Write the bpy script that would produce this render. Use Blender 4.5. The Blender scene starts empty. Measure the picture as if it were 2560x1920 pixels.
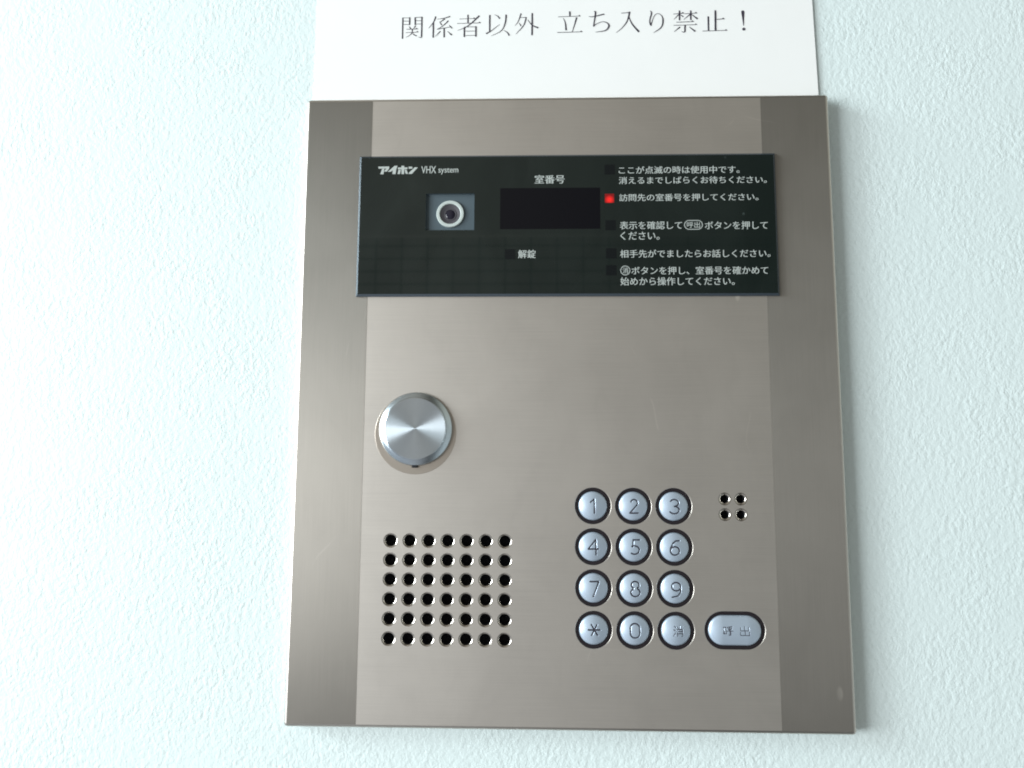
import bpy, bmesh, math
import numpy as np
from mathutils import Matrix, Vector, noise as mnoise

# ------------------------------------------------------------------ camera, world, lamps, exposure
scene = bpy.context.scene
COL = scene.collection
MM = 0.001
PANEL_H = 1.35                                   # height of the intercom's middle above the floor, metres
P2W = Matrix.Translation((0, 0, PANEL_H)) @ Matrix.Rotation(math.radians(90), 4, 'X')   # panel mm (x right, y up, z out) -> world

cam_data = bpy.data.cameras.new('camera')
cam_data.sensor_width = 36.0
cam_data.lens = 28.125
cam_data.clip_start = 0.01
cam_data.clip_end = 50
cam = bpy.data.objects.new('camera', cam_data)
COL.objects.link(cam)
R0 = (0.9994710379, 0.0051810628, -0.0321060892)
R1 = (0.0012009953, -0.9924350260, -0.1227651278)
R2 = (-0.0324992613, 0.1226616304, -0.9919162883)
camP = Matrix(((R0[0], -R1[0], -R2[0], -12.282 * MM),
               (R0[1], -R1[1], -R2[1], -36.947 * MM),
               (R0[2], -R1[2], -R2[2], 350.471 * MM),
               (0, 0, 0, 1)))
cam.matrix_world = P2W @ camP
scene.camera = cam

world = bpy.data.worlds.new('World')
scene.world = world
world.use_nodes = True
wn = world.node_tree
wn.nodes.clear()
w_out = wn.nodes.new('ShaderNodeOutputWorld')
w_bg = wn.nodes.new('ShaderNodeBackground')
w_tc = wn.nodes.new('ShaderNodeTexCoord')
w_sep = wn.nodes.new('ShaderNodeSeparateXYZ')
w_map = wn.nodes.new('ShaderNodeMapRange')
w_map.inputs['From Min'].default_value = -0.9
w_map.inputs['From Max'].default_value = 0.7
w_ramp = wn.nodes.new('ShaderNodeValToRGB')
w_ramp.color_ramp.elements[0].color = (0.42, 0.44, 0.46, 1)
w_ramp.color_ramp.elements[1].color = (0.56, 0.58, 0.55, 1)
e = w_ramp.color_ramp.elements.new(0.47)
e.color = (0.44, 0.42, 0.40, 1)
e = w_ramp.color_ramp.elements.new(0.74)
e.color = (0.05, 0.046, 0.040, 1)
wn.links.new(w_tc.outputs['Generated'], w_sep.inputs[0])
wn.links.new(w_sep.outputs['X'], w_map.inputs['Value'])
wn.links.new(w_map.outputs[0], w_ramp.inputs[0])
w_mapz = wn.nodes.new('ShaderNodeMapRange')
w_mapz.inputs['From Min'].default_value = -0.6
w_mapz.inputs['From Max'].default_value = 0.6
w_rz = wn.nodes.new('ShaderNodeValToRGB')
w_rz.color_ramp.elements[0].color = (1.12, 1.19, 1.28, 1)
w_rz.color_ramp.elements[1].color = (0.84, 0.82, 0.74, 1)
w_mul = wn.nodes.new('ShaderNodeMix')
w_mul.data_type = 'RGBA'
w_mul.blend_type = 'MULTIPLY'
w_mul.inputs[0].default_value = 1.0
wn.links.new(w_sep.outputs['Z'], w_mapz.inputs['Value'])
wn.links.new(w_mapz.outputs[0], w_rz.inputs[0])
wn.links.new(w_ramp.outputs[0], w_mul.inputs[6])
wn.links.new(w_rz.outputs[0], w_mul.inputs[7])
def wmath(op, a, b_=None):
    n = wn.nodes.new('ShaderNodeMath')
    n.operation = op
    for k, v in enumerate((a, b_)):
        if v is None:
            continue
        if hasattr(v, 'links'):
            wn.links.new(v, n.inputs[k])
        else:
            n.inputs[k].default_value = v
    return n.outputs[0]


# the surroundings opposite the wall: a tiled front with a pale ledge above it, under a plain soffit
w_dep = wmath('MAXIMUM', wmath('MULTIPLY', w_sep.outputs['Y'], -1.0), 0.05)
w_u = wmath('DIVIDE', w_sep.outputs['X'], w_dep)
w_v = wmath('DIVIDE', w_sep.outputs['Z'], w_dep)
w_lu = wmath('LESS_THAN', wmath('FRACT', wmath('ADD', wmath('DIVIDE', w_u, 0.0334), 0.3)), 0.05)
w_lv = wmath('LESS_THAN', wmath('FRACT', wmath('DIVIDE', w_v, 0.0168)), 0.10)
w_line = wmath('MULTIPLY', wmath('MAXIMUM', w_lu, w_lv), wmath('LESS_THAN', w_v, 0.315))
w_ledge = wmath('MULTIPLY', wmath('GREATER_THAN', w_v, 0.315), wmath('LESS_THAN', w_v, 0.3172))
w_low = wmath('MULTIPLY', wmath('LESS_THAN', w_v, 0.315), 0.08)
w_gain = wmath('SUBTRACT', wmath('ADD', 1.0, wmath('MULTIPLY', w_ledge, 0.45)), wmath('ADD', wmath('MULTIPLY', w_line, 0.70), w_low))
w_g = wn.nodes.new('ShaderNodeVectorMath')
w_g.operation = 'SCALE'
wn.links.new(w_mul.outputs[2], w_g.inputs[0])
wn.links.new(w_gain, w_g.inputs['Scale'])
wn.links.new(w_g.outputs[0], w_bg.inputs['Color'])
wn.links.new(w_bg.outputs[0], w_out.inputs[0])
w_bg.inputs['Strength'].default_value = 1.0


def area_light(name, loc, target, sx, sy, power, color):
    d = bpy.data.lights.new(name, 'AREA')
    d.shape = 'RECTANGLE'
    d.size, d.size_y = sx, sy
    d.energy = power
    d.color = color
    o = bpy.data.objects.new(name, d)
    COL.objects.link(o)
    o.location = loc
    o.rotation_euler = (Vector(target) - Vector(loc)).to_track_quat('-Z', 'Y').to_euler()
    return o


# daylight from a wide window to the left, a little above the panel; a warmer patch lower in the same opening
area_light('window_light', (-2.35, -1.42, PANEL_H - 0.10), (0.0, 0.0, PANEL_H), 1.6, 0.95, 93.0, (0.94, 0.985, 1.0))
area_light('window_light_upper', (-2.4, -0.60, PANEL_H + 0.75), (0.0, 0.0, PANEL_H), 0.9, 0.7, 60.0, (0.86, 0.97, 1.0))

vs = scene.view_settings
vs.view_transform = 'Standard'
vs.look = 'None'
vs.exposure = 0.0
vs.gamma = 1.0
vs.use_curve_mapping = False
scene.render.engine = 'CYCLES'
scene.cycles.filter_width = 1.9
scene.cycles.max_bounces = 8

# ------------------------------------------------------------------ materials


def new_mat(name):
    m = bpy.data.materials.new(name)
    m.use_nodes = True
    nt = m.node_tree
    b = nt.nodes['Principled BSDF']
    return m, nt, b


def simple(name, col, rough=0.5, metal=0.0, spec=0.5, **kw):
    m, nt, b = new_mat(name)
    b.inputs['Base Color'].default_value = (*col, 1)
    b.inputs['Roughness'].default_value = rough
    b.inputs['Metallic'].default_value = metal
    b.inputs['Specular IOR Level'].default_value = spec
    for k, v in kw.items():
        b.inputs[k].default_value = v
    return m


def node(nt, kind, **kw):
    n = nt.nodes.new(kind)
    for k, v in kw.items():
        setattr(n, k, v)
    return n


def mix_color(nt, fac, a, b):
    n = node(nt, 'ShaderNodeMix', data_type='RGBA')
    if hasattr(fac, 'links'):
        nt.links.new(fac, n.inputs[0])
    else:
        n.inputs[0].default_value = fac
    for sock, v in ((n.inputs[6], a), (n.inputs[7], b)):
        if hasattr(v, 'links'):
            nt.links.new(v, sock)
        else:
            sock.default_value = (*v, 1)
    return n.outputs[2]


def ramp(nt, src, lo, hi, c0=(0, 0, 0), c1=(1, 1, 1)):
    n = node(nt, 'ShaderNodeValToRGB')
    n.color_ramp.elements[0].position = lo
    n.color_ramp.elements[1].position = hi
    n.color_ramp.elements[0].color = (*c0, 1)
    n.color_ramp.elements[1].color = (*c1, 1)
    nt.links.new(src, n.inputs[0])
    return n.outputs[0]


def noise_tex(nt, vec, scale, detail=3, rough=0.5, dist=0.0):
    n = node(nt, 'ShaderNodeTexNoise')
    n.inputs['Scale'].default_value = scale
    n.inputs['Detail'].default_value = detail
    n.inputs['Roughness'].default_value = rough
    n.inputs['Distortion'].default_value = dist
    nt.links.new(vec, n.inputs['Vector'])
    return n.outputs['Fac']


def mapped(nt, scale=(1, 1, 1), rot=(0, 0, 0)):
    tc = node(nt, 'ShaderNodeTexCoord')
    mp = node(nt, 'ShaderNodeMapping')
    mp.inputs['Scale'].default_value = scale
    mp.inputs['Rotation'].default_value = rot
    nt.links.new(tc.outputs['Object'], mp.inputs['Vector'])
    return mp.outputs[0]


def brushed_metal(name, col, rough, aniso, streak_along_x, rot):
    m, nt, b = new_mat(name)
    b.inputs['Metallic'].default_value = 1.0
    v = mapped(nt, (30, 2600, 1) if streak_along_x else (2600, 30, 1))
    streak = noise_tex(nt, v, 1.0, 2)
    blot = noise_tex(nt, mapped(nt), 22.0, 4, 0.6, 0.6)        # faint hand smears on the steel
    smear = noise_tex(nt, mapped(nt, (1.6, 0.7, 1)), 70.0, 3, 0.55, 1.0)
    specks = node(nt, 'ShaderNodeTexVoronoi')
    specks.inputs['Scale'].default_value = 38.0
    nt.links.new(mapped(nt, (1.0, 0.45, 1)), specks.inputs['Vector'])
    spot = ramp(nt, specks.outputs['Distance'], 0.035, 0.06, (1, 1, 1), (0, 0, 0))
    gate = ramp(nt, noise_tex(nt, mapped(nt), 31.0, 1), 0.54, 0.60)
    dotm = node(nt, 'ShaderNodeMath', operation='MULTIPLY')
    nt.links.new(spot, dotm.inputs[0])
    nt.links.new(gate, dotm.inputs[1])
    c_lo = tuple(c * 0.97 for c in col)
    c_hi = tuple(min(1, c * 1.03) for c in col)
    c1 = mix_color(nt, ramp(nt, streak, 0.3, 0.7), c_lo, c_hi)
    c2 = mix_color(nt, ramp(nt, blot, 0.35, 0.7, (0, 0, 0), (0.24, 0.24, 0.24)), c1, tuple(min(1, c * 1.16) for c in col))
    c2b = mix_color(nt, ramp(nt, smear, 0.50, 0.75, (0, 0, 0), (0.12, 0.12, 0.12)), c2, tuple(c * 0.84 for c in col))
    c3 = mix_color(nt, dotm.outputs[0], c2b, tuple(min(1, c * 1.35) for c in col))
    crack = node(nt, 'ShaderNodeTexVoronoi', feature='DISTANCE_TO_EDGE')     # a few hair-thin handling scratches
    crack.inputs['Scale'].default_value = 13.0
    warp = node(nt, 'ShaderNodeVectorMath', operation='MULTIPLY_ADD')
    wn_ = node(nt, 'ShaderNodeTexNoise')
    wn_.inputs['Scale'].default_value = 16.0
    nt.links.new(mapped(nt), wn_.inputs['Vector'])
    nt.links.new(wn_.outputs['Color'], warp.inputs[0])
    warp.inputs[1].default_value = (0.06, 0.06, 0.0)
    nt.links.new(mapped(nt, (1.3, 0.8, 1)), warp.inputs[2])
    nt.links.new(warp.outputs[0], crack.inputs['Vector'])
    sc = node(nt, 'ShaderNodeMath', operation='MULTIPLY')
    nt.links.new(ramp(nt, crack.outputs['Distance'], 0.0015, 0.004, (0.38, 0.38, 0.38), (0, 0, 0)), sc.inputs[0])
    nt.links.new(ramp(nt, noise_tex(nt, mapped(nt), 37.0, 1), 0.60, 0.66), sc.inputs[1])
    c4 = mix_color(nt, sc.outputs[0], c3, tuple(min(1, c * 1.3) for c in col))
    nt.links.new(c4, b.inputs['Base Color'])
    r = node(nt, 'ShaderNodeMapRange')
    r.inputs['To Min'].default_value = rough - 0.015
    r.inputs['To Max'].default_value = rough + 0.03
    nt.links.new(blot, r.inputs['Value'])
    nt.links.new(r.outputs[0], b.inputs['Roughness'])
    b.inputs['Anisotropic'].default_value = aniso
    b.inputs['Anisotropic Rotation'].default_value = rot
    t = node(nt, 'ShaderNodeTangent', direction_type='UV_MAP')
    t.uv_map = 'UVMap'
    nt.links.new(t.outputs[0], b.inputs['Tangent'])
    bump = node(nt, 'ShaderNodeBump')
    bump.inputs['Strength'].default_value = 0.06
    bump.inputs['Distance'].default_value = 0.00005
    nt.links.new(streak, bump.inputs['Height'])
    nt.links.new(bump.outputs[0], b.inputs['Normal'])
    return m


M = {}
M['plate'] = brushed_metal('brushed_steel', (0.65, 0.61, 0.562), 0.45, 0.12, True, 0.0)
M['strip'] = brushed_metal('brushed_steel_edge', (0.268, 0.250, 0.225), 0.44, 0.74, False, 0.0)
M['rim'] = simple('steel_rim', (0.58, 0.55, 0.51), 0.30, 1.0)
M['well'] = simple('grille_steel', (0.62, 0.58, 0.53), 0.22, 1.0)
M['black'] = simple('dark_cavity', (0.006, 0.007, 0.011), 0.8)
M['ring_metal'] = simple('collar_metal', (0.52, 0.465, 0.405), 0.42, 1.0)
M['bezel'] = simple('key_surround', (0.016, 0.012, 0.015), 0.6, 0.0, 0.25)
M['ink'] = simple('key_marking', (0.035, 0.033, 0.05), 0.55)
m, nt, b = new_mat('smoked_acrylic')
b.inputs['Roughness'].default_value = 0.03
dust = node(nt, 'ShaderNodeTexVoronoi')
dust.inputs['Scale'].default_value = 60.0
nt.links.new(mapped(nt, (1.0, 0.8, 1)), dust.inputs['Vector'])
spk = node(nt, 'ShaderNodeMath', operation='MULTIPLY')
nt.links.new(ramp(nt, dust.outputs['Distance'], 0.015, 0.045, (1, 1, 1), (0, 0, 0)), spk.inputs[0])
nt.links.new(ramp(nt, noise_tex(nt, mapped(nt), 45.0, 1), 0.56, 0.62), spk.inputs[1])
haze = noise_tex(nt, mapped(nt, (1, 0.5, 1)), 35.0, 3, 0.6, 0.8)
film = mix_color(nt, ramp(nt, haze, 0.4, 0.75), (0.009, 0.014, 0.0125), (0.014, 0.020, 0.018))
nt.links.new(mix_color(nt, spk.outputs[0], film, (0.11, 0.14, 0.135)), b.inputs['Base Color'])
M['glass'] = m
M['glass_edge'] = simple('polished_edge', (0.10, 0.13, 0.16), 0.16, 0.55, 1.0)
M['number'] = simple('number_window_dark', (0.003, 0.0032, 0.0055), 0.10, 0.0, 0.32)
M['lamp_off'] = simple('lamp_unlit', (0.006, 0.008, 0.009), 0.15, 0.0, 0.35)
M['white_print'] = simple('white_print', (0.46, 0.50, 0.48), 0.6)
M['slate'] = simple('camera_backing', (0.07, 0.10, 0.118), 0.6)
M['white_ring'] = simple('white_plastic', (0.50, 0.56, 0.54), 0.5)
M['barrel'] = simple('camera_barrel', (0.065, 0.062, 0.072), 0.5)
M['lens'] = simple('camera_lens', (0.012, 0.011, 0.022), 0.05, 0.0, 0.6)
M['paper_ink'] = simple('printed_ink', (0.028, 0.022, 0.04), 0.7)
M['key'] = simple('silver_key', (0.52, 0.62, 0.74), 0.36, 0.5)

# lit red lamp: brighter towards the diode behind its lower middle
m, nt, b = new_mat('lamp_red')
b.inputs['Base Color'].default_value = (0.12, 0.0, 0.0, 1)
tc = node(nt, 'ShaderNodeTexCoord')
ds = node(nt, 'ShaderNodeVectorMath', operation='DISTANCE')
ds.inputs[1].default_value = (0.0, -0.0007, 0.0)
nt.links.new(tc.outputs['Object'], ds.inputs[0])
mr = node(nt, 'ShaderNodeMapRange')
mr.inputs['From Min'].default_value = 0.0
mr.inputs['From Max'].default_value = 0.0023
nt.links.new(ds.outputs['Value'], mr.inputs['Value'])
c = ramp(nt, mr.outputs[0], 0.15, 1.0, (1.0, 0.02, 0.014), (0.10, 0.0, 0.001))
nt.links.new(c, b.inputs['Emission Color'])
b.inputs['Emission Strength'].default_value = 1.0
M['lamp_on'] = m

# turned cap: circular brushing, light spreads across the grooves
m, nt, b = new_mat('turned_steel')
b.inputs['Metallic'].default_value = 1.0
b.inputs['Base Color'].default_value = (0.74, 0.83, 0.90, 1)
b.inputs['Roughness'].default_value = 0.27
b.inputs['Anisotropic'].default_value = 0.93
b.inputs['Anisotropic Rotation'].default_value = 0.25
t = node(nt, 'ShaderNodeTangent', direction_type='RADIAL', axis='Z')
nt.links.new(t.outputs[0], b.inputs['Tangent'])
M['knob'] = m
M['knob_edge'] = simple('turned_steel_edge', (0.60, 0.68, 0.74), 0.25, 1.0)

# paper: faint fibre tone
m, nt, b = new_mat('white_paper')
f = noise_tex(nt, mapped(nt), 60.0, 4)
nt.links.new(mix_color(nt, f, (0.86, 0.87, 0.86), (0.89, 0.90, 0.89)), b.inputs['Base Color'])
b.inputs['Roughness'].default_value = 0.55
M['paper'] = m

# wall: rolled paint with raised stipple
m, nt, b = new_mat('stippled_paint')
b.inputs['Roughness'].default_value = 0.55
v = mapped(nt, (1.15, 0.88, 1), (0, 0, math.radians(-30)))
n1 = noise_tex(nt, v, 470.0, 2, 0.5, 0.15)
n2 = noise_tex(nt, v, 900.0, 1, 0.5)
big = noise_tex(nt, mapped(nt), 9.0, 2)
sharp = ramp(nt, n1, 0.30, 0.68)
hsum = node(nt, 'ShaderNodeMath', operation='MULTIPLY_ADD')
nt.links.new(n2, hsum.inputs[0])
hsum.inputs[1].default_value = 0.22
nt.links.new(sharp, hsum.inputs[2])
bump = node(nt, 'ShaderNodeBump')
bump.inputs['Strength'].default_value = 0.31
bump.inputs['Distance'].default_value = 0.0005
clump = node(nt, 'ShaderNodeMath', operation='MULTIPLY')
nt.links.new(hsum.outputs[0], clump.inputs[0])
nt.links.new(ramp(nt, noise_tex(nt, mapped(nt), 55.0, 2), 0.30, 0.72, (0.55, 0.55, 0.55), (1.25, 1.25, 1.25)), clump.inputs[1])
nt.links.new(clump.outputs[0], bump.inputs['Height'])
nt.links.new(bump.outputs[0], b.inputs['Normal'])
paint = mix_color(nt, big, (0.715, 0.82, 0.82), (0.745, 0.84, 0.84))
dirt = node(nt, 'ShaderNodeTexVoronoi')
dirt.inputs['Scale'].default_value = 30.0
nt.links.new(mapped(nt, (1.0, 0.6, 1)), dirt.inputs['Vector'])
dots = node(nt, 'ShaderNodeMath', operation='MULTIPLY')
nt.links.new(ramp(nt, dirt.outputs['Distance'], 0.02, 0.05, (0.5, 0.5, 0.5), (0, 0, 0)), dots.inputs[0])
nt.links.new(ramp(nt, noise_tex(nt, mapped(nt), 17.0, 1), 0.58, 0.62), dots.inputs[1])
nt.links.new(mix_color(nt, dots.outputs[0], paint, (0.33, 0.36, 0.36)), b.inputs['Base Color'])
M['wall'] = m

# ------------------------------------------------------------------ helpers


def link(name, me, mats, parent=None, loc=(0, 0, 0), smooth=False):
    for mt in (mats if isinstance(mats, (list, tuple)) else [mats]):
        me.materials.append(mt)
    if smooth:
        me.polygons.foreach_set('use_smooth', [True] * len(me.polygons))
    o = bpy.data.objects.new(name, me)
    COL.objects.link(o)
    o.location = [c * MM for c in loc]
    if parent is not None:
        o.parent = parent
    else:
        o.matrix_world = P2W @ Matrix.Translation([c * MM for c in loc])
    return o


def mesh_from(verts, faces, name='mesh', midx=None):
    me = bpy.data.meshes.new(name)
    me.from_pydata([tuple(c * MM for c in v) for v in verts], [], faces)
    if midx is not None:
        me.polygons.foreach_set('material_index', midx)
    me.update()
    return me


def merge(*parts):
    V, F, I = [], [], []
    for p in parts:
        off = len(V)
        V += list(p[0])
        F += [tuple(i + off for i in f) for f in p[1]]
        I += list(p[2]) if len(p) > 2 else [0] * len(p[1])
    return V, F, I


def stadium(L, r, n=64):
    """closed outline of a pill (half straight length L, radius r); L = 0 is a circle"""
    pts = []
    if L > 0:                                    # even steps along the straights and the ends
        per = 4 * L + 2 * math.pi * r
        for k in range(n):
            d = per * k / n
            for kind, ln, c0 in (('a', math.pi * r / 2, 0), ('s', 2 * L, 1), ('a', math.pi * r, 90), ('s', 2 * L, -1), ('a', math.pi * r / 2 + 1, 270)):
                if d <= ln:
                    break
                d -= ln
            if kind == 's':
                pts.append((c0 * (L - d), c0 * r))
            else:
                a = math.radians(c0) + d / r
                pts.append(((-L if c0 == 90 else L) + r * math.cos(a), r * math.sin(a)))
        return pts
    for k in range(n):
        a = 2 * math.pi * k / n
        c, s = math.cos(a), math.sin(a)
        pts.append((r * c, r * s))
    return pts


def lathe(profile, L=0.0, n=64, c=(0, 0), cap=None, mi=0):
    """sweep a profile of (radius, z) round a pill outline"""
    V, F = [], []
    for (r, z) in profile:
        V += [(x + c[0], y + c[1], z) for x, y in stadium(L, r, n)]
    for i in range(len(profile) - 1):
        for k in range(n):
            a, b_ = i * n + k, i * n + (k + 1) % n
            F.append((a, b_, b_ + n, a + n))
    if cap == 'end':
        F.append(tuple((len(profile) - 1) * n + k for k in range(n)))
    return V, F, [mi] * len(F)


def box(x0, x1, y0, y1, z0, z1, ch=0.0):
    """block with its front edges chamfered by ch; the front face comes first"""
    V = [(x0 + ch, y0 + ch, z1), (x1 - ch, y0 + ch, z1), (x1 - ch, y1 - ch, z1), (x0 + ch, y1 - ch, z1),
         (x0, y0, z1 - ch), (x1, y0, z1 - ch), (x1, y1, z1 - ch), (x0, y1, z1 - ch),
         (x0, y0, z0), (x1, y0, z0), (x1, y1, z0), (x0, y1, z0)]
    F = [(0, 1, 2, 3)]
    for k in range(4):
        j = (k + 1) % 4
        if ch > 0:
            F.append((4 + k, 4 + j, j, k))
        F.append((8 + k, 8 + j, 4 + j, 4 + k))
    F.append((11, 10, 9, 8))
    if ch == 0:
        V2 = V[4:]
        F = [tuple(i - 4 for i in f) if min(f) >= 4 else f for f in F]
        F[0] = (0, 1, 2, 3)
        return V2, F
    return V, F


def flat_with_holes(outer, holes, z=0.0):
    """flat sheet from one outer loop and any number of hole loops"""
    bm = bmesh.new()
    edges = []
    for loop in [outer] + holes:
        vs_ = [bm.verts.new((p[0], p[1], z)) for p in loop]
        for i in range(len(vs_)):
            edges.append(bm.edges.new((vs_[i], vs_[(i + 1) % len(vs_)])))
    bmesh.ops.triangle_fill(bm, use_beauty=True, use_dissolve=False, edges=edges, normal=(0, 0, 1))
    bm.verts.index_update()
    V = [tuple(v.co) for v in bm.verts]
    F = []
    for f in bm.faces:
        ids = [v.index for v in f.verts]
        if f.normal.z < 0:
            ids.reverse()
        F.append(tuple(ids))
    bm.free()
    return V, F


def add_uv(me):
    uv = me.uv_layers.new(name='UVMap')
    for lp in me.loops:
        co = me.vertices[lp.vertex_index].co
        uv.data[lp.index].uv = (co.x * 4, co.y * 4)


def thing(name, label, cat):
    o = bpy.data.objects.new(name, None)
    o.empty_display_size = 0.05
    COL.objects.link(o)
    o.matrix_world = P2W
    o['label'] = label
    o['category'] = cat
    return o


def text_mesh(body, x0, x1, y0, y1, z, bold=0.0):
    """a line of lettering, fitted to the box it fills on the panel (mm)"""
    cu = bpy.data.curves.new('lettering', 'FONT')
    cu.body = body
    cu.offset = bold
    cu.resolution_u = 4
    ob = bpy.data.objects.new('lettering', cu)
    COL.objects.link(ob)
    bpy.context.view_layer.update()
    dg = bpy.context.evaluated_depsgraph_get()
    me = bpy.data.meshes.new_from_object(ob.evaluated_get(dg))
    bpy.data.objects.remove(ob)
    bpy.data.curves.remove(cu)
    me.materials.clear()
    co = np.empty(len(me.vertices) * 3)
    me.vertices.foreach_get('co', co)
    co = co.reshape(-1, 3)
    lo, hi = co.min(0), co.max(0)
    co[:, 0] = (x0 + (co[:, 0] - lo[0]) / (hi[0] - lo[0]) * (x1 - x0)) * MM
    co[:, 1] = (y0 + (co[:, 1] - lo[1]) / (hi[1] - lo[1]) * (y1 - y0)) * MM
    co[:, 2] = z * MM
    me.vertices.foreach_set('co', co.ravel())
    me.update()
    return me


def catmull(P, W, sub=7):
    if len(P) < 3:
        return P, W
    Q, U = [], []
    n = len(P)
    for i in range(n - 1):
        p0, p1, p2, p3 = P[max(i - 1, 0)], P[i], P[i + 1], P[min(i + 2, n - 1)]
        for k in range(sub):
            t_ = k / sub
            q = [0.5 * (2 * p1[d] + (p2[d] - p0[d]) * t_ + (2 * p0[d] - 5 * p1[d] + 4 * p2[d] - p3[d]) * t_ ** 2
                        + (3 * p1[d] - p0[d] - 3 * p2[d] + p3[d]) * t_ ** 3) for d in (0, 1)]
            Q.append(tuple(q))
            U.append(W[i] + (W[i + 1] - W[i]) * t_)
    Q.append(P[-1])
    U.append(W[-1])
    return Q, U

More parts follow.
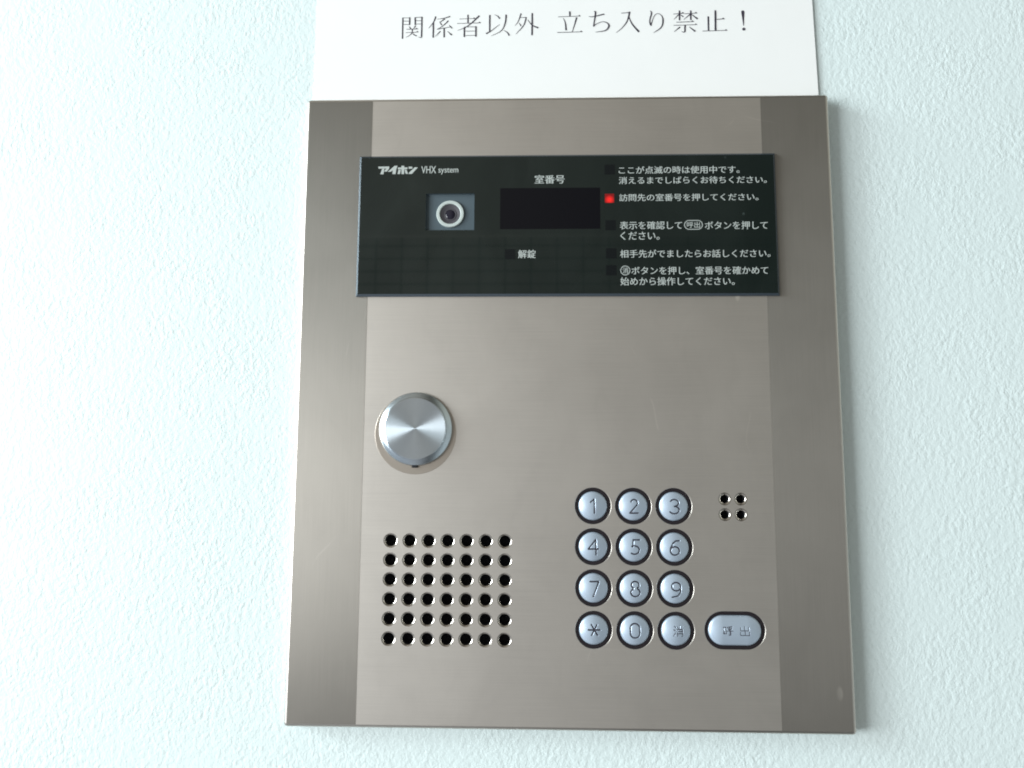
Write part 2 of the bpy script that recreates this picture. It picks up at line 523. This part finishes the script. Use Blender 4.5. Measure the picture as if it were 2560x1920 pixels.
NOTICE=[
([-77.33,184.39,-77.29,179.13,-77.27,173.6],[0.64,0.64,0.64],0),
([-77.33,184.24,-74.01,184.19],[0.256,0.256],0),
([-77.12,182.57,-74.15,182.52],[0.256,0.256],0),
([-77.08,180.83,-74.12,180.78],[0.256,0.256],0),
([-74.02,184.49,-74.01,180.56],[0.64,0.576],0),
([-71.4,184.45,-71.32,180.45],[0.64,0.576],0),
([-71.4,184.3,-68.09,184.43],[0.256,0.256],0),
([-71.19,182.66,-68.23,182.69],[0.256,0.256],0),
([-71.16,180.96,-68.2,180.99],[0.256,0.256],0),
([-68.13,184.69,-68.11,179.73,-68.14,174.39],[0.64,0.64,0.64],0),
([-68.08,174.57,-68.59,173.95,-69.64,174.37],[0.576,0.384,0.128],0),
([-74.27,179.82,-73.3,178.48],[0.224,0.544],0),
([-71.14,180.15,-72.15,178.46],[0.512,0.192],0),
([-75.53,178.33,-70.07,178.43],[0.256,0.256],1),
([-75.77,176.67,-69.69,176.88],[0.256,0.256],1),
([-72.57,178.32,-72.91,176.3,-74.17,175.03,-75.72,174.24],[0.512,0.416,0.256,0.096],0),
([-72.64,176.66,-71.75,175.54,-70.45,174.9],[0.256,0.448,0.576],0),
([-61.48,184.74,-62.48,181.86,-64.85,178.65],[0.704,0.448,0.128],0),
([-62.58,181.68,-62.58,173.86],[0.64,0.64],0),
([-54.59,184.63,-57.47,183.75,-60.94,183.28],[0.576,0.32,0.128],0),
([-57.11,183.45,-59.35,181.74],[0.576,0.288],0),
([-59.7,182.01,-58.45,180.25],[0.256,0.576],0),
([-55.36,182.42,-58.1,179.77,-60.85,178.07],[0.64,0.384,0.256],0),
([-60.85,178.15,-54.2,179.26],[0.32,0.256],0),
([-54.98,180.2,-53.57,178.55],[0.256,0.64],0),
([-57.39,178.65,-57.31,173.97],[0.64,0.64],0),
([-59.17,177.09,-61.65,174.4],[0.512,0.128],0),
([-55.7,177.04,-53.66,175.09],[0.224,0.64],0),
([-49.99,183.26,-42.53,183.4],[0.256,0.256],1),
([-46.02,185.38,-45.97,181.06],[0.64,0.64],0),
([-51.17,180.95,-39.91,181.11],[0.256,0.256],1),
([-40.53,184.77,-44.58,180.78,-47.67,178.68,-50.95,177.41],[0.768,0.512,0.32,0.128],0),
([-47.68,178.94,-47.69,174.01],[0.64,0.64],0),
([-47.68,179.13,-41.96,179.11],[0.256,0.256],0),
([-42.14,179.41,-42.15,174.11],[0.64,0.64],0),
([-47.48,176.99,-42.29,176.98],[0.256,0.256],0),
([-47.63,174.78,-42.16,174.81],[0.256,0.256],0),
([-35.54,185.06,-35.54,176.29],[0.704,0.64],0),
([-37.26,175.58,-35.02,176.83,-30.73,180.26],[0.768,0.384,0.128],0),
([-33.36,185.18,-31.8,184.41,-30.75,183.14],[0.128,0.448,0.704],0),
([-27.75,185.09,-28.14,180.96,-30.02,176.94,-34.83,174.37],[0.704,0.576,0.384,0.096],0),
([-28.81,177.11,-27.08,175.98,-26.21,174.39],[0.16,0.448,0.704],0),
([-20.56,185.63,-21.93,181.6,-23.47,179.34],[0.704,0.384,0.128],0),
([-21.07,183.46,-18.14,183.56],[0.256,0.32],0),
([-18.14,183.67,-19.33,179.53,-23.11,175.07],[0.64,0.512,0.128],0),
([-21.58,180.93,-20.57,179.15],[0.192,0.576],0),
([-15.28,185.69,-15.36,174.44],[0.704,0.704],0),
([-17.44,182.34,-15.37,179.58,-12.44,178.14],[0.192,0.448,0.832],0),
([2.59,186.23,2.67,183.83],[0.749,0.666],0),
([-2.92,183.59,7.68,183.8],[0.291,0.291],1),
([-0.46,182.93,0.52,180.28,0.86,176.7],[0.208,0.582,0.832],0),
([5.89,183.16,4.89,179.5,3.72,175.84],[0.832,0.499,0.25],0),
([-3.38,175.62,8.53,175.82],[0.291,0.291],1),
([11.61,183.54,13.61,183.36,18.97,184.61],[0.208,0.374,0.666],0),
([14.21,186.13,14.83,185.06,13.8,178.49],[0.499,0.749,0.416],0),
([13.71,178.4,15.37,179.71,18.27,180.71,20.49,179.95,21.1,178.28,19.35,176.26,14.67,175.53],[0.582,0.291,0.25,0.541,0.832,0.499,0.166],0),
([27.0,184.95,31.01,185.26],[0.291,0.416],0),
([31.06,185.64,29.84,180.99,27.36,177.46,24.44,175.08],[0.832,0.582,0.374,0.125],0),
([30.41,183.75,32.04,179.52,35.31,175.33],[0.291,0.666,0.998],0),
([40.75,185.91,41.35,184.7,40.5,181.28,40.69,179.14,41.25,178.32],[0.25,0.666,0.541,0.707,0.499],0),
([40.99,178.52,42.3,182.68,44.1,184.46,46.08,183.33,46.69,180.7,45.75,177.39,42.17,174.79],[0.416,0.25,0.25,0.374,0.749,0.541,0.166],0),
([51.63,184.04,56.59,184.39],[0.291,0.291],1),
([54.54,185.8,54.44,180.81],[0.707,0.666],0),
([54.51,184.14,51.8,181.33],[0.541,0.166],0),
([54.72,183.8,56.33,182.63],[0.208,0.582],0),
([56.94,184.09,62.78,184.37],[0.291,0.291],1),
([59.85,185.71,59.74,180.86],[0.707,0.666],0),
([59.81,184.04,56.44,181.15],[0.541,0.166],0),
([60.03,183.9,62.94,181.37],[0.25,0.832],0),
([52.96,179.88,61.05,180.07],[0.291,0.291],1),
([51.65,178.34,62.65,178.53],[0.291,0.291],1),
([57.04,178.39,56.88,175.07],[0.749,0.749],0),
([56.97,175.16,56.3,174.84,55.34,175.19],[0.666,0.416,0.166],0),
([54.68,177.48,51.76,175.06],[0.624,0.166],0),
([58.92,177.5,61.69,175.13],[0.25,0.832],0),
([71.38,185.6,71.21,175.35],[0.832,0.832],0),
([71.44,180.98,75.5,181.2],[0.291,0.291],1),
([68.0,182.61,67.99,175.4],[0.832,0.749],0),
([65.13,175.26,76.66,175.4],[0.291,0.291],1),
([84.24,185.27,84.26,184.32,84.33,180.99,84.45,177.58],[0.915,1.498,0.832,0.208],0),
([83.74,175.89,84.44,175.88,85.19,175.86],[0.832,1.581,0.832],0)
]
LOGO=[[(-85.56,106.32),(-80.36,106.38),(-80.44,105.45),(-81.4,104.01),(-82.6,103.88),(-82.32,104.64),(-81.58,105.42),(-85.23,105.39)],[(-83.63,105.31),(-82.59,105.3),(-82.97,102.68),(-84.46,102.69)],[(-77.98,106.67),(-76.54,106.66),(-77.11,105.32),(-77.39,102.74),(-78.88,102.75),(-78.72,104.55),(-79.71,103.86),(-81.1,103.87),(-79.73,105.03)],[(-76.36,105.83),(-74.81,105.86),(-74.82,106.65),(-73.55,106.64),(-73.53,105.87),(-71.98,105.9),(-72.06,105.04),(-73.51,105.03),(-73.5,102.71),(-74.7,102.72),(-74.75,105.02),(-76.44,105.01)],[(-76.14,104.8),(-75.04,104.79),(-75.39,102.73),(-76.53,102.74)],[(-73.31,104.84),(-72.45,104.83),(-71.67,102.8),(-72.77,102.81)],[(-71.48,106.21),(-69.79,106.2),(-69.77,105.27),(-71.46,105.18)],[(-68.69,105.88),(-67.25,105.87),(-69.92,102.75),(-71.47,102.76),(-71.13,103.52)]]

# ------------------------------------------------------------------ the wall
wall_me = mesh_from(*box(-1300, 1300, -1300, 1300, -107.5, -7.5))
wall = link('wall', wall_me, M['wall'])
wall['label'] = 'pale mint white wall of stippled rolled paint behind the intercom and notice'
wall['category'] = 'wall'

# ------------------------------------------------------------------ the paper notice


def paper_z(x):
    u = min(max((x + 119) / 237, 0), 1)
    return -7.15 + 0.75 * u * u


paper = thing('paper_notice', 'white paper notice with a line of black Japanese writing, above the intercom', 'notice')
V, F, NX, NY = [], [], 60, 8
for j in range(NY + 1):
    y = 140.6 + (285 - 140.6) * j / NY
    for i in range(NX + 1):
        xl = -119.35 + (y - 143.6) * 0.007
        xr = 117.85 - (y - 143.0) * 0.0225
        x = xl + (xr - xl) * i / NX
        V.append((x, y, paper_z(x)))
for j in range(NY):
    for i in range(NX):
        a = j * (NX + 1) + i
        F.append((a, a + 1, a + NX + 2, a + NX + 1))
nv = len(V)
V += [(x, y, z - 0.22) for x, y, z in V]
F += [tuple(i + nv for i in reversed(f)) for f in F]
edge = [i for i in range(NX + 1)] + [j * (NX + 1) + NX for j in range(1, NY + 1)] \
    + [NY * (NX + 1) + i for i in range(NX - 1, -1, -1)] + [j * (NX + 1) for j in range(NY - 1, 0, -1)]
for k in range(len(edge)):
    a, b_ = edge[k], edge[(k + 1) % len(edge)]
    F.append((a, a + nv, b_ + nv, b_))
link('sheet', mesh_from(V, F), M['paper'], paper)

V, F = [], []
for si, (flat, wid, serif) in enumerate(NOTICE):
    P = [(flat[2 * k], flat[2 * k + 1]) for k in range(len(wid))]
    P, W = catmull(P, wid)
    dz = 0.06 + 0.012 * (si % 7)
    off = len(V)
    n = len(P)
    for k in range(n):
        a, b_ = P[max(k - 1, 0)], P[min(k + 1, n - 1)]
        d = Vector((b_[0] - a[0], b_[1] - a[1])).normalized()
        nx, ny = -d.y * W[k] / 2, d.x * W[k] / 2
        for s in (1, -1):
            x, y = P[k][0] + s * nx, P[k][1] + s * ny
            V.append((x, y, paper_z(x) + dz))
    for k in range(n - 1):
        a = off + 2 * k
        F.append((a, a + 1, a + 3, a + 2))
    if serif:                                    # the small triangle that ends a printed horizontal stroke
        x, y = P[-1]
        off = len(V)
        for px, py in ((x + 0.25, y - 0.12), (x - 0.55, y + 0.62), (x - 1.25, y - 0.08)):
            V.append((px, py, paper_z(px) + dz + 0.006))
        F.append((off, off + 1, off + 2))
link('lettering', mesh_from(V, F), M['paper_ink'], paper)

# ------------------------------------------------------------------ the intercom panel
panel = thing('intercom_panel', 'brushed steel door intercom with black display, keypad and round turned steel cap', 'intercom')
XW, YH, SX = 120.0, 140.0, 89.1                  # half width, half height, where the darker side strips begin
RB = 1.5                                         # rounded edge


def rrect(x, y, r, n=6):
    pts = []
    for cx, cy, a0 in ((x - r, y - r, 0), (-x + r, y - r, 90), (-x + r, -y + r, 180), (x - r, -y + r, 270)):
        for k in range(n + 1):
            a = math.radians(a0 + 90 * k / n)
            pts.append((cx + r * math.cos(a), cy + r * math.sin(a)))
    return pts


V, F = [], []
prof = [(0.0, -0.0)] + [(RB * math.sin(a), -RB * (1 - math.cos(a))) for a in [math.radians(15 * k) for k in range(1, 7)]] + [(RB, -6.9), (RB - 0.6, -7.2), (RB - 0.6, -7.5)]
ring = None
for (o_, z) in prof:
    loop = rrect(XW - RB + o_, YH - RB + o_, 0.25 + o_)
    base = len(V)
    V += [(x, y, z) for x, y in loop]
    if ring is not None:
        for k in range(len(loop)):
            j = (k + 1) % len(loop)
            F.append((ring + k, base + k, base + j, ring + j))
    ring = base
rim = link('housing_rim', mesh_from(V, F), M['rim'], panel, smooth=True)

# holes through the face plate
KX, KY, KP = 11.482, -46.614, 17.339
KEYS = [(KX + KP * c_, KY - KP * r_) for r_ in range(4) for c_ in range(3)]
CALL, CALL_L = (70.85, -98.25), 4.95
SPK = [(-76.0 + 8.26 * c_, -61.95 - 8.26 * r_) for r_ in range(6) for c_ in range(7)]
MIC = [(68.05 + 6.85 * c_, -43.35 - 6.65 * r_) for r_ in range(2) for c_ in range(2)]
RS, RM, RK = 3.15, 2.75, 7.95

holes = [[(x + cx, y + cy) for x, y in stadium(0, RS, 32)] for cx, cy in SPK]
holes += [[(x + cx, y + cy) for x, y in stadium(0, RM, 32)] for cx, cy in MIC]
holes += [[(x + cx, y + cy) for x, y in stadium(0, RK, 64)] for cx, cy in KEYS]
holes += [[(x + CALL[0], y + CALL[1]) for x, y in stadium(CALL_L, RK, 64)]]
WIN = (-63.25, -41.2, 76.2, 93.35)               # opening of the door camera
holes += [[(WIN[0], WIN[2]), (WIN[1], WIN[2]), (WIN[1], WIN[3]), (WIN[0], WIN[3])]]
ix, iy = XW - RB, YH - RB
V1 = flat_with_holes([(-SX, -iy), (SX, -iy), (SX, iy), (-SX, iy)], holes)
parts = [V1]
for cx, cy in KEYS:
    parts.append(lathe([(RK, 0), (RK - 0.12, -0.06), (RK - 0.17, -0.2), (RK - 0.17, -1.6)], 0, 64, (cx, cy)))
parts.append(lathe([(RK, 0), (RK - 0.12, -0.06), (RK - 0.17, -0.2), (RK - 0.17, -1.6)], CALL_L, 64, CALL))
me = mesh_from(*merge(*parts)[:2])
add_uv(me)
nf = len(V1[1])
me.polygons.foreach_set('use_smooth', [k >= nf for k in range(len(me.polygons))])   # only the lips of the key holes
link('face_plate', me, M['plate'], panel)

for sx in (-1, 1):
    a, b_ = sorted((sx * SX, sx * ix))
    me = mesh_from(*box(a, b_, -iy, iy, -0.6, 0.06))
    add_uv(me)
    link('side_strip', me, M['strip'], panel)


def grille(name, centres, r0, r1, depth):
    q = []
    for cx, cy in centres:
        pr = [(r0 - (r0 - r1) * math.sin(a), -depth * (1 - math.cos(a))) for a in [math.radians(9 * k) for k in range(11)]]
        q.append(lathe(pr + [(r1, -depth - 0.2)], 0, 32, (cx, cy), mi=0))
        q.append(lathe([(r1, -depth - 0.2), (r1, -4.5)], 0, 32, (cx, cy), cap='end', mi=1))
    v_, f_, i_ = merge(*q)
    return link(name, mesh_from(v_, [tuple(reversed(f)) for f in f_], midx=i_), [M['well'], M['black']], panel, smooth=True)


grille('speaker_grille', SPK, RS, 2.3, 0.8)
grille('microphone_grille', MIC, RM, 1.72, 0.8)

# keys -------------------------------------------------------------


def arc(cx, cy, rx, ry, a0, a1, n=20):
    return [(cx + rx * math.cos(math.radians(a0 + (a1 - a0) * k / n)), cy - ry * math.sin(math.radians(a0 + (a1 - a0) * k / n))) for k in range(n + 1)]


U = 0.0493                                       # mm per drawing unit; strokes are drawn y down from the key's middle
MARKS = {
    '1': [[(-21, -33), (-6, -45), (11, -59)], [(12, -60), (12, 62)]],
    '2': [arc(7, -27, 29, 31, 160, -25) + [(-31, 60), (40, 60)]],
    '3': [arc(4, -30, 36, 29, 150, -80), arc(2, 31, 42, 32, 88, -150)],
    '4': [[(23, -63), (-43, 18), (43, 18)], [(23, -63), (23, 66)]],
    '5': [[(50, -62), (-4, -62), (-10, -5)] + arc(4, 24, 42, 36, 120, -130)],
    '6': [[(42, -57), (10, -56), (-15, -35)], arc(0, 29, 38, 36, 0, 360, 32), [(-15, -35), (-34, 0), (-38, 29)]],
    '7': [[(-28, -57), (46, -57), (-3, 69)]],
    '8': [arc(7, -32, 33, 29, -60, 240, 28) + arc(7, 32, 39, 34, 120, 420, 28)],
    '9': [arc(6, -21, 38, 35, 0, 360, 32), [(44, -21), (42, 25), (20, 58), (-28, 69)]],
    'star': [[(-46, -4), (52, -4)], [(27, -46), (-20, 42)], [(-20, -48), (30, 42)]],
    '0': [arc(0, -22, 40, 38, 180, 0, 20) + arc(0, 22, 40, 38, 0, -180, 20) + [(-40, -22)]],
    'cancel': [[(-17, -42), (-5, -32)], [(-22, -14), (-10, -4)], [(-24, 40), (-10, 14)],
               [(30, -44), (30, -18)], [(11, -36), (18, -22)], [(50, -38), (42, -22)],
               [(8, 42), (8, -15), (52, -15), (52, 42), (46, 42)], [(8, 2), (52, 2)], [(8, 20), (52, 20)]],
    'call': [[(-101, 24), (-101, -30), (-80, -30), (-80, 24), (-101, 24)],
             [(-70, -30), (-28, -37)], [(-63, -25), (-57, -12)], [(-30, -28), (-37, -12)], [(-74, 0), (-20, 0)], [(-48, -32), (-48, 36), (-58, 33)],
             [(79, -38), (79, 36)], [(45, -30), (45, -3), (113, -3), (113, -30)], [(40, 10), (40, 36), (118, 36), (118, 10)]],
}


def key_mesh(L, r, strokes, half_w, n_ring=90, n_ang=200):
    """domed key with its character cut into the top"""
    B = np.array(stadium(L, r, n_ang))
    S = np.stack([np.clip(B[:, 0], -L, L), np.zeros(n_ang)], 1)
    ts = np.linspace(0.0, 1.0, n_ring + 1)
    P = S[None] + (B - S)[None] * ts[:, None, None]
    x, y = P[..., 0], P[..., 1]
    dome = 1.45 * (1 - ts ** 2) - 0.5 * np.clip((ts - 0.86) / 0.14, 0, 1) ** 2.5
    z = np.repeat(dome[:, None], n_ang, 1)
    dist = np.full(x.shape, 99.0)
    for st in strokes:
        q = [(a * U, -b_ * U) for a, b_ in st]
        for (ax, ay), (bx, by) in zip(q[:-1], q[1:]):
            dx, dy = bx - ax, by - ay
            t_ = np.clip(((x - ax) * dx + (y - ay) * dy) / max(dx * dx + dy * dy, 1e-9), 0, 1)
            dist = np.minimum(dist, np.hypot(x - ax - t_ * dx, y - ay - t_ * dy))
    cut = np.clip(1 - dist / half_w, 0, 1)
    z = z - 0.30 * (half_w / 0.42) * (cut * cut * (3 - 2 * cut))
    V_ = np.stack([x, y, z], -1).reshape(-1, 3).tolist()
    F_, I_ = [], []
    inner = dist < half_w * 0.72
    for i in range(n_ring):
        for k in range(n_ang):
            j = (k + 1) % n_ang
            if i == 0 and L == 0:
                f = (k, (i + 1) * n_ang + k, (i + 1) * n_ang + j)
            else:
                f = (i * n_ang + k, (i + 1) * n_ang + k, (i + 1) * n_ang + j, i * n_ang + j)
            F_.append(f)
            I_.append(1 if inner[i, k] and inner[i + 1, k] else 0)
    off = len(V_)
    base = n_ring * n_ang
    V_ += [(px, py, -2.0) for px, py in B.tolist()]
    for k in range(n_ang):
        j = (k + 1) % n_ang
        F_.append((base + k, off + k, off + j, base + j))
        I_.append(0)
    return mesh_from(V_, F_, 'key', I_)


BZ = [(7.77, -1.6), (7.76, -0.42), (7.55, -0.30), (6.70, -0.30), (6.30, -0.55), (6.24, -1.6)]
NAMES = ['1', '2', '3', '4', '5', '6', '7', '8', '9', 'star', '0', 'cancel']
SAY = {'star': 'round key marked with a star', 'cancel': 'round key marked with the cancel character'}
bz_me = mesh_from(*lathe(BZ, 0, 64)[:2])
for (cx, cy), nm in zip(KEYS, NAMES):
    k_ = link('key', key_mesh(0.0, 6.18, MARKS[nm], 0.27 if nm == 'cancel' else 0.47), [M['key'], M['ink']], panel, (cx, cy, 0.15), smooth=True)
    k_['label'] = SAY.get(nm, 'round silver key marked with the digit ' + nm)
    if len(bz_me.materials) == 0:
        s_ = link('key_surround', bz_me, M['bezel'], k_, (0, 0, -0.15), smooth=True)
    else:
        s_ = bpy.data.objects.new('key_surround', bz_me)
        COL.objects.link(s_)
        s_.parent = k_
        s_.location = (0, 0, -0.15 * MM)
c_ = link('call_button', key_mesh(CALL_L, 6.18, MARKS['call'], 0.26, 90, 240), [M['key'], M['ink']], panel, (CALL[0], CALL[1], 0.15), smooth=True)
link('key_surround', mesh_from(*lathe(BZ, CALL_L, 64)[:2]), M['bezel'], c_, (0, 0, -0.15), smooth=True)

# turned cap over the lock -------------------------------------------
RC = 16.1
side = [(RC - 0.6, 0.12), (RC, 0.3), (RC, 0.95), (RC - 0.35, 1.35), (RC - 2.0, 2.6), (RC - 2.35, 2.7)]
face = [(RC - 2.35, 2.7)] + [(13.75 * (1 - k / 24.0) + 0.02, 2.73) for k in range(25)]
v_, f_, i_ = lathe(side, 0, 128)
cap = link('lock_cap', mesh_from(v_, f_), M['knob_edge'], panel, (-66.0, -13.6, 0), smooth=True)
v_, f_, i_ = lathe(face, 0, 128, cap='end')
# outer bound kept symmetric so that the turned grooves run round the middle
link('cap_face', mesh_from(v_, f_), M['knob'], cap, (0, 0, 0.01), smooth=True)
link('collar', mesh_from(*lathe([(17.95, 0.0), (17.85, 0.07), (13.0, 0.07)], 0, 96)[:2]), M['ring_metal'], cap, (-0.1, -1.9, 0.01), smooth=False)
gap_block = box(-1.3, 1.3, -1.0, 1.0, 0, 0.9, 0.2)
link('tab_gap_shade', mesh_from(*gap_block), M['black'], cap, (-0.1, -RC + 0.15, 0.1))  # black block standing in for the shadow gap at the cover's tab

# black display cover -------------------------------------------------
DX0, DX1, DY0, DY1, DZ = -94.29, 94.55, 45.81, 111.62, 1.5
CH = 0.95
WX0, WX1, WY0, WY1 = WIN
outer = [(DX0 + CH, DY0 + CH), (DX1 - CH, DY0 + CH), (DX1 - CH, DY1 - CH), (DX0 + CH, DY1 - CH)]
v0, f0 = flat_with_holes(outer, [[(WX0, WY0), (WX1, WY0), (WX1, WY1), (WX0, WY1)]], DZ)
bV, bF = box(DX0, DX1, DY0, DY1, 0.02, DZ, CH)
edge_faces = bF[1:-1]
v_, f_, i_ = merge((v0, f0, [0] * len(f0)), (bV, edge_faces, [1 if len([i for i in f if i < 4]) else 0 for f in edge_faces]))
cover = link('display_cover', mesh_from(v_, f_, midx=i_), [M['glass'], M['glass_edge']], panel)


def insert(name, x0, x1, y0, y1, mat, proud=0.03, label=None):
    cx, cy = (x0 + x1) / 2, (y0 + y1) / 2
    hx, hy = (x1 - x0) / 2, (y1 - y0) / 2
    o = link(name, mesh_from(*box(-hx, hx, -hy, hy, -0.4, proud)), mat, cover, (cx, cy, DZ))
    if label:
        o['label'] = label
    return o


insert('number_display', -29.5, 15.6, 76.5, 95.7, M['number'])
for (cx, cy, lit) in ((20.05, 104.15, 0), (19.82, 90.65, 1), (20.2, 78.1, 0), (20.35, 65.1, 0), (20.3, 57.35, 0), (-24.9, 64.9, 0)):
    w_ = 2.1 if lit else 2.32
    insert('indicator_lamp', cx - w_, cx + w_, cy - w_, cy + w_, M['lamp_on'] if lit else M['lamp_off'],
           label='lit red indicator lamp' if lit else None)


def print_line(body, x0, x1, y0, y1, bold=0.09):
    """one line of print; the heavier face is the regular one struck again a little to the side"""
    me = text_mesh(body, x0, x1 - bold, y0, y1, DZ + 0.06)
    if bold:
        bm = bmesh.new()
        bm.from_mesh(me)
        g = bmesh.ops.duplicate(bm, geom=bm.verts[:] + bm.edges[:] + bm.faces[:])
        bmesh.ops.translate(bm, vec=(bold * MM, 0.02 * MM, 0.02 * MM), verts=[v for v in g['geom'] if isinstance(v, bmesh.types.BMVert)])
        bm.to_mesh(me)
        bm.free()
    return link('printed_text', me, M['white_print'], cover)


print_line('ここが点滅の時は使用中です。', 24.1, 78.3, 102.0, 105.5)
print_line('消えるまでしばらくお待ちください。', 24.05, 90.3, 97.25, 100.6)
print_line('訪問先の室番号を押してください。', 24.2, 86.35, 89.2, 92.6)
print_line('表示を確認して', 24.3, 52.1, 76.1, 79.8)
print_line('ボタンを押して', 62.15, 90.1, 75.9, 79.6)
print_line('ください。', 24.5, 41.95, 71.25, 75.0)
print_line('相手先がでましたらお話しください。', 24.25, 90.8, 63.05, 66.65)
print_line('ボタンを押し、室番号を確かめて', 29.2, 89.6, 55.3, 58.95)
print_line('始めから操作してください。', 24.3, 74.7, 50.4, 54.1)
print_line('呼出', 54.2, 60.1, 76.65, 79.45, 0.03)
print_line('消', 25.25, 27.85, 55.8, 58.6, 0.03)
print_line('室番号', -13.95, -0.3, 97.7, 101.75, 0.2)
print_line('解錠', -21.3, -13.35, 63.0, 66.85, 0.14)
print_line('VHX', -65.65, -58.85, 102.95, 106.4, 0.07)
print_line('system', -57.8, -48.7, 102.35, 105.45, 0.07)


def outline_ring(L, r, c, w=0.32):
    v1, f1, _ = lathe([(r, DZ + 0.06), (r - w, DZ + 0.06)], L, 48, c)
    return link('printed_text', mesh_from(v1, f1), M['white_print'], cover)


outline_ring(1.95, 2.2, (57.15, 78.05))
outline_ring(0.0, 2.2, (26.53, 57.22), 0.3)
V, F = [], []
for poly in LOGO:
    off = len(V)
    V += [(x, y, DZ + 0.06) for x, y in poly]
    F.append(tuple(range(off, off + len(poly)))[::-1])
lg = link('printed_logo', mesh_from(V, F), M['white_print'], cover)

# camera behind its window --------------------------------------------
CX, CY = -52.2, 84.05
zb = 0.2
pk = [(WX0, WY0), (WX1, WY0), (WX1, WY1), (WX0, WY1)]
V = [(x - CX, y - CY, DZ) for x, y in pk] + [(x - CX, y - CY, zb) for x, y in pk]
F = [(k, 4 + k, 4 + (k + 1) % 4, (k + 1) % 4) for k in range(4)] + [(4, 5, 6, 7)]
camera_unit = link('camera_unit', mesh_from(V, F), M['slate'], panel, (CX, CY, 0))
link('camera_ring', mesh_from(*lathe([(6.25, zb), (6.25, 0.85), (6.05, 1.1), (4.95, 1.1), (4.7, 0.9), (4.65, zb + 0.3)], 0, 64)[:2]), M['white_ring'], camera_unit, smooth=False)
link('camera_barrel', mesh_from(*lathe([(4.66, 0.7), (2.9, 0.3), (2.75, 0.5), (2.35, 0.5), (2.2, 0.3)], 0, 64)[:2]), M['barrel'], camera_unit, (0.1, -0.2, 0))
link('lens', mesh_from(*lathe([(2.22 * math.cos(math.radians(a)), 0.25 + 0.5 * math.sin(math.radians(a))) for a in range(0, 90, 10)], 0, 48, cap='end')[:2]), M['lens'], camera_unit, (0.1, -0.2, 0), smooth=True)
